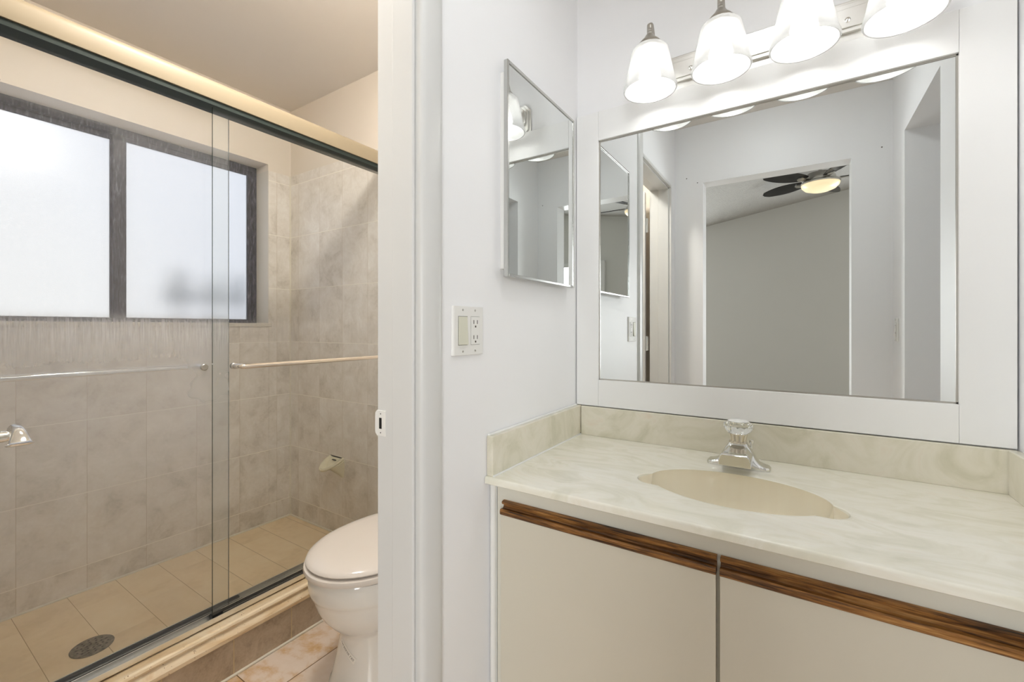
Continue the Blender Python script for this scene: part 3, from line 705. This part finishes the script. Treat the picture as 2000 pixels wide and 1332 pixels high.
for i in range(n_):
    a_, b_ = cols[i], cols[(i+1) % n_]
    bm.faces.new((cc_, a_[0], b_[0])).material_index = 1
    for k in range(len(a_)-1):
        f_ = bm.faces.new((a_[k], a_[k+1], b_[k+1], b_[k]))
        if k < len(S_)+3: f_.material_index = 1
def quad(x0, x1, y0, y1, z0=0.0, z1=0.0): bm.faces.new([bm.verts.new(p) for p in ((x0, y0, CZ_+z0), (x1, y0, CZ_+z0), (x1, y1, CZ_+z1), (x0, y1, CZ_+z1))])
YF = Y0+0.005
quad(X0, X1, YF, QY0); quad(X0, X1, QY1, Y1); quad(X0, QX0, QY0, QY1); quad(QX1, X1, QY0, QY1)
prev = (YF, 0.0)
for y, dz in ((Y0+0.0025, -0.0006), (Y0+0.0009, -0.0022), (Y0, -0.005), (Y0, -0.0165), (Y0+0.0015, -0.018), (Y0+0.03, -0.018)):
    quad(X0, X1, y, prev[0], dz, prev[1]); prev = (y, dz)
bmesh.ops.remove_doubles(bm, verts=bm.verts[:], dist=1e-5)
link('basin_slab', bm, None, ct, smooth=0.75, up=True, mats=[M['marble'], M['basin']])
link('backsplash', B(XL+0.022, XR-0.002, YW-0.020, YW-0.001, CZ_-0.001, CZ_+0.099), M['splash'], ct, bevel=0.003, seg=3)
link('side_splash', B(XL+0.001, XL+0.020, 0.884, YW-0.001, CZ_-0.0005, CZ_+0.100), M['splash'], ct, bevel=0.003, seg=3)
link('side_splash', B(XR-0.020, XR-0.001, 0.884, YW-0.0215, CZ_-0.0005, CZ_+0.100), M['splash'], ct, bevel=0.003, seg=3)
bm = bmesh.new(); tube(bm, [(XL+0.021, 0.886, CZ_+0.0005), (XL+0.021, YW-0.02, CZ_+0.0005)], 0.0028, 8); tube(bm, [(XL+0.004, 0.89, CZ_+0.1005), (XL+0.004, YW-0.02, CZ_+0.1005)], 0.004, 8)
link('caulk_bead', bm, M['caulk_clean'], ct, smooth=1)
bm = bmesh.new(); lathe(bm, [(0, 0), (0.022, 0), (0.023, 0.002), (0.018, 0.004), (0, 0.003)], (SCX, SCY, CZ_-0.1265), None, 32); link('basin_drain', bm, M['chrome'], ct, smooth=0.6)

# faucet
FX, FY_ = -0.129, 1.312
fc = thing('faucet', 'chrome single knob faucet behind the oval basin', 'faucet', (FX, FY_, CZ_))
ZF = CZ_ + 0.0002
bm = bmesh.new(); rings = []
half = [(0.076, 0.0), (0.076, 0.006), (0.072, 0.010), (0.062, 0.012), (0.052, 0.016), (0.043, 0.026), (0.036, 0.040), (0.029, 0.052), (0.024, 0.058), (0.022, 0.064)]
for i in range(len(half)):
    hx, z = half[i]; hy = 0.026 if z < 0.012 else 0.026 - 0.010*(z-0.012)/0.05
    r = []
    for k in range(32):
        a_ = 2*PI*k/32; ca, sa = math.cos(a_), math.sin(a_)
        r.append((FX + hx*math.copysign(abs(ca)**0.45, ca), FY_ + hy*math.copysign(abs(sa)**0.45, sa), ZF + z))
    rings.append(r)
loft(bm, rings); link('body', bm, M['chrome'], fc, smooth=0.6)
bm = bmesh.new(); rings = []
for (y, z, wt, wb, h_) in ((1.312, 0.040, 0.020, 0.036, 0.040), (1.292, 0.0385, 0.021, 0.036, 0.040), (1.270, 0.038, 0.024, 0.036, 0.034), (1.245, 0.0385, 0.028, 0.0365, 0.030), (1.228, 0.037, 0.031, 0.037, 0.029), (1.222, 0.035, 0.032, 0.037, 0.028)):
    zc = ZF + z; t_ = zc + h_/2; b_ = zc - h_/2
    rings.append([(FX-wb, y, b_), (FX-wb+0.001, y, b_+h_*0.5), (FX-wt-0.001, y, t_-0.003), (FX-wt+0.004, y, t_), (FX+wt-0.004, y, t_), (FX+wt+0.001, y, t_-0.003), (FX+wb-0.001, y, b_+h_*0.5), (FX+wb, y, b_)])
loft(bm, rings); link('spout', bm, M['chrome'], fc, bevel=0.0012, smooth=0.5)
bm = bmesh.new(); lathe(bm, [(0.021, 0.064), (0.021, 0.067), (0.0185, 0.069), (0.020, 0.078), (0.022, 0.088), (0.020, 0.090)], (FX, FY_-0.004, ZF), None, 48, flute=(1, 4, 16))
kn = link('knob_stem', bm, metal('ribbed_brass_insert', (0.70, 0.64, 0.54), 0.25), fc, smooth=0.4)
bm = bmesh.new(); lathe(bm, [(0.0, 0.0895), (0.023, 0.0895), (0.029, 0.096), (0.0335, 0.104), (0.034, 0.110), (0.031, 0.116), (0.026, 0.119), (0.0, 0.1205)], (FX, FY_-0.004, ZF), None, 48, flute=(1, 6, 12))
k2 = link('knob', bm, M['acrylic'], fc, smooth=0.4)
bm = bmesh.new(); lathe(bm, [(0.0, 0.1207), (0.024, 0.1205), (0.0255, 0.1215), (0.020, 0.1245), (0, 0.126)], (FX, FY_-0.004, ZF), None, 32); link('knob_cap', bm, M['plastic'], k2, smooth=0.8)
bm = bmesh.new(); tube(bm, [(FX+0.030, FY_+0.016, ZF+0.030), (FX+0.030, FY_+0.016, ZF+0.062)], 0.003, 10); lathe(bm, [(0, 0), (0.006, 0), (0.006, 0.008), (0, 0.009)], (FX+0.030, FY_+0.016, ZF+0.062), None, 16); link('drain_pull', bm, M['chrome'], fc, smooth=0.7)

# ================================================================== MIRROR
mr = thing('wall_mirror', 'large wall mirror in a flat white board frame over the vanity', 'mirror', (-0.12, YW, H-0.27))
MX0, MX1, MZ0, MZ1 = -0.566, 0.318, H-0.178, H+0.639
FZ0, FZ1 = H-0.268, H+0.738
link('mirror_glass', B(MX0-0.01, MX1+0.01, YW-0.006, YW-0.001, MZ0-0.01, MZ1+0.01), M['mirror'], mr)
ft = 0.016
def board(x0, x1, z0, z1): link('frame_board', B(x0, x1, YW-ft, YW-0.0065, z0, z1), M['frame'], mr, bevel=0.0012)
board(XL+0.004, MX0, FZ0, FZ1); board(MX1, XR-0.004, FZ0, FZ1); board(MX0+0.0003, MX1-0.0003, FZ0, MZ0); board(MX0+0.0003, MX1-0.0003, MZ1, FZ1)
bm = bmesh.new()
for a_ in ((MX0, MX1, MZ0, MZ0+0.004), (MX0, MX1, MZ1-0.004, MZ1), (MX0, MX0+0.004, MZ0, MZ1), (MX1-0.004, MX1, MZ0, MZ1)): box(bm, a_[0], a_[1], YW-0.0085, YW-0.0062, a_[2], a_[3])
link('mirror_clip_edge', bm, M['nickel'], mr)

# ================================================================== MEDICINE CABINET
mc = thing('medicine_cabinet', 'chrome edged mirrored medicine cabinet on the left wall by the corner', 'cabinet', (XL, 1.13, H+0.13))
my0, my1, mz0, mz1 = 0.934, 1.338, H+0.132, H+0.690
link('cabinet_body', B(XL, XL+0.018, my0+0.012, my1-0.012, mz0+0.022, mz1-0.022), M['plastic'], mc, bevel=0.001)
bm = bmesh.new(); fx0, fx1 = XL+0.019, XL+0.0315; fw = 0.008
box(bm, fx0, fx1, my0, my0+fw, mz0, mz1); box(bm, fx0, fx1, my1-fw, my1, mz0, mz1); box(bm, fx0, fx1, my0+fw, my1-fw, mz0, mz0+fw); box(bm, fx0, fx1, my0+fw, my1-fw, mz1-fw, mz1)
dd = link('door', bm, metal('cabinet_edge_steel', (0.58, 0.58, 0.56), 0.22), mc, bevel=0.0015)
link('mirror', B(fx0, fx1-0.003, my0+fw-0.001, my1-fw+0.001, mz0+fw-0.001, mz1-fw+0.001), M['mirror'], dd)

# ================================================================== VANITY LIGHT
vl = thing('vanity_light', 'four lamp brushed metal vanity light with frosted bell shades', 'light fixture', (-0.078, YW, H+0.78))
LX = (-0.362, -0.171, 0.017, 0.205); LY = YW-0.122
bm = bmesh.new()
def chamf(x0, x1, z0, z1, c, y0, y1):
    prism(bm, [(x0+c, z0), (x1-c, z0), (x1, z0+c), (x1, z1-c), (x1-c, z1), (x0+c, z1), (x0, z1-c), (x0, z0+c)], 1, y0, y1)
px0, px1 = -0.405, 0.248; pz0, pz1 = H+0.722, H+0.845
chamf(px0, px1, pz0, pz1, 0.022, YW-0.006, YW-0.001); chamf(px0+0.008, px1-0.008, pz0+0.006, pz1-0.006, 0.02, YW-0.014, YW-0.006)
chamf(px0+0.016, px1-0.016, pz0+0.034, pz1-0.016, 0.016, YW-0.024, YW-0.014); chamf(px0+0.024, px1-0.024, pz0+0.044, pz1-0.030, 0.012, YW-0.028, YW-0.024)
bp = link('backplate', bm, M['chrome_plate'] if 'chrome_plate' in M else metal('brushed_plate', (0.80, 0.79, 0.76), 0.32), vl, bevel=0.0015)
for xx in (-0.266, 0.111):
    bm = bmesh.new(); lathe(bm, [(0, 0), (0.0065, 0), (0.0065, 0.003), (0.004, 0.0055), (0, 0.006)], (xx, YW-0.028, H+0.784), Matrix.Rotation(PI/2, 3, 'X'), 20); link('screw_cap', bm, M['chrome'], bp, smooth=0.7)
zr = H + 0.700
for xx in LX:
    bm = bmesh.new()
    tube(bm, smooth_path([(xx, YW-0.026, H+0.80), (xx, YW-0.055, H+0.806), (xx, YW-0.085, H+0.85), (xx, LY+0.014, H+0.893), (xx, LY+0.002, H+0.897), (xx, LY, H+0.886), (xx, LY, H+0.868)], 5), 0.0085, 12, sy=0.6)
    ar = link('arm', bm, M['nickel'], vl, smooth=0.8)
    bm = bmesh.new(); lathe(bm, [(0, 0.208), (0.006, 0.208), (0.0075, 0.203), (0.006, 0.200), (0.0075, 0.196), (0.006, 0.193), (0.012, 0.188), (0.018, 0.178), (0.028, 0.168), (0.033, 0.162), (0.0345, 0.148), (0.033, 0.146), (0.0, 0.147)], (xx, LY, zr-0.024), None, 36)
    link('shade_holder', bm, M['nickel'], vl, smooth=0.7)
    bm = bmesh.new()
    outer = [(0.032, 0.1535), (0.043, 0.152), (0.0475, 0.145), (0.0525, 0.118), (0.0588, 0.080), (0.0652, 0.038), (0.0690, 0.020), (0.0712, 0.012), (0.0716, 0.004), (0.070, 0.0)]
    inner = [(0.0672, 0.001), (0.0678, 0.006), (0.0655, 0.018), (0.0617, 0.038), (0.0545, 0.080), (0.0475, 0.118), (0.042, 0.140), (0.032, 0.148)]
    outer = [(a*1.06, b*0.82) for a, b in outer]; inner = [(a*1.06, b*0.82) for a, b in inner]
    lathe(bm, outer + inner, (xx, LY, zr), None, 48, close=True)
    link('shade', bm, M['shade'], vl, smooth=0.9)
    bm = bmesh.new(); lathe(bm, [(0, 0.012), (0.012, 0.0135), (0.022, 0.020), (0.029, 0.032), (0.0305, 0.044), (0.027, 0.062), (0.019, 0.080), (0.014, 0.095), (0.013, 0.112), (0, 0.112)], (xx, LY, zr), None, 28)
    link('bulb', bm, M['bulb'], vl, smooth=0.9)

# ================================================================== SWITCH PLATES
def wall_plate(name, label, x, s_, y0, y1, z0, z1, slots, group=None):
    """s_ = +1: on a wall facing +x; slots: list of ('rocker'|'outlet'|'toggle', y centre)"""
    t_ = thing(name, label, 'wall plate', (x, (y0+y1)/2, z0), group)
    bm = bmesh.new(); d = 0.006*s_
    prism(bm, [(x, y0), (x+d*0.35, y0), (x+d, y0+0.004), (x+d, y1-0.004), (x+d*0.35, y1), (x, y1)], 2, z0, z1)
    pl = link('plate', bm, M['plastic'], t_, bevel=0.0012)
    zc = (z0+z1)/2; xf_ = x+d
    for kind, yc in slots:
        link('insert_gap', B(xf_-0.0005*s_, xf_+0.0003*s_, yc-0.0168, yc+0.0168, zc-0.0336, zc+0.0336), M['soft_gap'], pl)
        if kind == 'rocker':
            bm = bmesh.new()
            prism(bm, [(xf_-0.001*s_, zc-0.0325), (xf_+0.0045*s_, zc-0.0325), (xf_+0.0025*s_, zc), (xf_+0.0012*s_, zc+0.0325), (xf_-0.001*s_, zc+0.0325)], 1, yc-0.0158, yc+0.0158)
            link('rocker_switch', bm, M['rocker'], t_, bevel=0.0006)
        else:
            bm = bmesh.new(); box(bm, xf_-0.001*s_, xf_+0.0012*s_, yc-0.0163, yc+0.0163, zc-0.033, zc+0.033)
            ou = link('outlet', bm, M['plastic'], t_, bevel=0.0006)
            bm = bmesh.new(); xa, xb = xf_+0.0010*s_, xf_+0.0016*s_
            for zz in (zc+0.020, zc-0.016):
                box(bm, xa, xb, yc-0.0075, yc-0.0055, zz-0.004, zz+0.005); box(bm, xa, xb, yc+0.0055, yc+0.0075, zz-0.004, zz+0.005); box(bm, xa, xb, yc-0.0022, yc+0.0022, zz-0.0125, zz-0.008)
            link('slots', bm, M['slot'], ou)
        for zz in (z0+0.009, z1-0.009):
            bm = bmesh.new(); lathe(bm, [(0, 0), (0.0028, 0), (0.0024, 0.0008), (0, 0.001)], (xf_, yc, zz), Matrix.Rotation(PI/2*s_, 3, 'Y'), 12)
            link('plate_screw', bm, M['nickel'], pl, smooth=0.7)
wall_plate('switch_plate', 'white double wall plate with rocker switch and outlet beside the doorway', XL, 1, 0.751, 0.866, H-0.064, H+0.050, [('rocker', 0.7855), ('outlet', 0.8315)])
wall_plate('outlet_plate', 'narrow white outlet plate seen reflected at the mirror right side', XR, -1, 0.010, 0.085, H-0.066, H+0.046, [('outlet', 0.0475)])

# ================================================================== CEILING LAMP OF THE TOILET ROOM
cl = thing('ceiling_light', 'round warm ceiling light of the toilet room above the curb', 'light fixture', (-1.12, 0.62, ZC))
bm = bmesh.new(); lathe(bm, [(0, 0), (0.12, 0), (0.12, -0.018), (0, -0.018)], (-1.12, 0.62, ZC-0.0005), None, 40); link('lamp_base', bm, M['plastic'], cl, smooth=0.6)
bm = bmesh.new(); lathe(bm, [(0, -0.019), (0.115, -0.019), (0.112, -0.04), (0.09, -0.062), (0.05, -0.078), (0, -0.082)], (-1.12, 0.62, ZC), None, 40); link('dome', bm, M['dome'], cl, smooth=0.9)

hl = thing('ceiling_light', 'flush white fill light added over the vanity area, above the mirror view', 'light fixture', (-0.12, 0.55, ZC))  # unseen lamp, added to lift the ambient light around the vanity
bm = bmesh.new(); lathe(bm, [(0, 0), (0.16, 0), (0.16, -0.015), (0, -0.015)], (-0.12, 0.55, ZC-0.0005), None, 40); link('lamp_base', bm, M['plastic'], hl, smooth=0.6)
bm = bmesh.new(); lathe(bm, [(0, -0.016), (0.155, -0.016), (0.15, -0.035), (0.12, -0.055), (0.07, -0.068), (0, -0.072)], (-0.12, 0.55, ZC), None, 40)
t = MT('lit_fill_dome'); M['fill_dome'] = t.done(t.bsdf((1, 1, 1), 0.4, emis=(0.94, 0.975, 1.0), estr=VANITY_FILL)); link('dome', bm, M['fill_dome'], hl, smooth=0.9)

# ================================================================== CEILING FAN
FXc, FYc2 = 0.18, 2.86-4.70
fan = thing('ceiling_fan', 'black bladed ceiling fan with a glowing bowl, reflected in the mirror', 'ceiling fan', (FXc, FYc2, H+1.46))
bm = bmesh.new(); lathe(bm, [(0, 1.47), (0.065, 1.47), (0.06, 1.43), (0.015, 1.42), (0.013, 1.37), (0.05, 1.365), (0.10, 1.35), (0.115, 1.31), (0.11, 1.285), (0.14, 1.28), (0.148, 1.268), (0.146, 1.258), (0, 1.258)], (FXc, FYc2, H), None, 40)
link('motor_housing', bm, M['nickel'], fan, smooth=0.7)
bm = bmesh.new(); lathe(bm, [(0, 1.257), (0.142, 1.257), (0.138, 1.240), (0.115, 1.215), (0.07, 1.197), (0, 1.190)], (FXc, FYc2, H), None, 40); link('light_bowl', bm, M['fan_bowl'], fan, smooth=0.9)
for k in range(5):
    a_ = math.radians(213+72*k); R_ = Matrix.Rotation(a_, 3, 'Z') @ Matrix.Rotation(math.radians(-14), 3, 'X')
    bm = bmesh.new(); top = []; n = 14
    outl = [(0.14+0.39*i/n, 0.012+0.062*math.sin(PI*(0.12+0.80*i/n))**0.8*(1 if i < n else 0.15)) for i in range(n+1)]
    pts = [(u, w_) for u, w_ in outl] + [(u, -w_) for u, w_ in outl[::-1]]
    for dz in (0.003, -0.003):
        top.append([bm.verts.new(R_ @ Vector((u, w_, dz)) + Vector((FXc, FYc2, H+1.300))) for u, w_ in pts])
    m_ = len(pts); bm.faces.new(top[0]); bm.faces.new(top[1][::-1])
    for i in range(m_): bm.faces.new((top[0][i], top[0][(i+1) % m_], top[1][(i+1) % m_], top[1][i]))
    bl = link('blade', bm, M['blade'], fan)
    bm = bmesh.new(); rg = []
    for u, w_, h_ in ((0.09, 0.02, 0.010), (0.14, 0.018, 0.008), (0.19, 0.03, 0.004), (0.215, 0.012, 0.003)):
        rg.append([R_ @ Vector((u, w_*c[0], h_*c[1]-0.008)) + Vector((FXc, FYc2, H+1.300)) for c in ((-1, -1), (1, -1), (1, 1), (-1, 1))])
    loft(bm, rg); link('blade_iron', bm, M['nickel'], bl)

# ================================================================== TREES OUTSIDE
def conifer(name, label, x, y, z0, z1, r, seed):
    rnd = random.Random(seed); h_ = z1-z0
    t_ = thing(name, label, 'tree', (x, y, 0), 'slender evergreens outside the frosted window')
    bm = bmesh.new(); lathe(bm, [(0.03, 0), (0.02, z0+h_*0.5), (0.004, z1-0.02)], (x, y, 0), None, 10); link('trunk', bm, M['bark'], t_)
    bm = bmesh.new()
    for k in range(9):
        f = k/9; z = z0 + h_*(0.02+0.90*f); rr = r*(1-f)**0.7*(0.8+0.4*rnd.random())
        n_ = 18; c0 = bm.verts.new((x, y, z + h_*0.17)); ring = []
        for i in range(n_):
            a_ = 2*PI*i/n_+rnd.random()*0.2; q = rr*(1 if i % 2 else 0.6)*(0.8+0.4*rnd.random()); ring.append(bm.verts.new((x+q*math.cos(a_), y+q*math.sin(a_), z - 0.02*rnd.random())))
        for i in range(n_): bm.faces.new((ring[i], ring[(i+1) % n_], c0))
        bm.faces.new(ring[::-1])
    link('crown', bm, M['leaf'], t_)
conifer('evergreen_tree', 'blurred evergreen through the right frosted pane, the one nearest the mullion', -3.7, 1.33, 1.33, 1.60, 0.11, 1)
conifer('evergreen_tree', 'blurred low evergreen through the right frosted pane, middle of three', -3.7, 1.53, 1.35, 1.56, 0.09, 2)
conifer('evergreen_tree', 'blurred evergreen behind the overlap of the two shower glass panels', -3.7, 1.72, 1.33, 1.62, 0.10, 3)
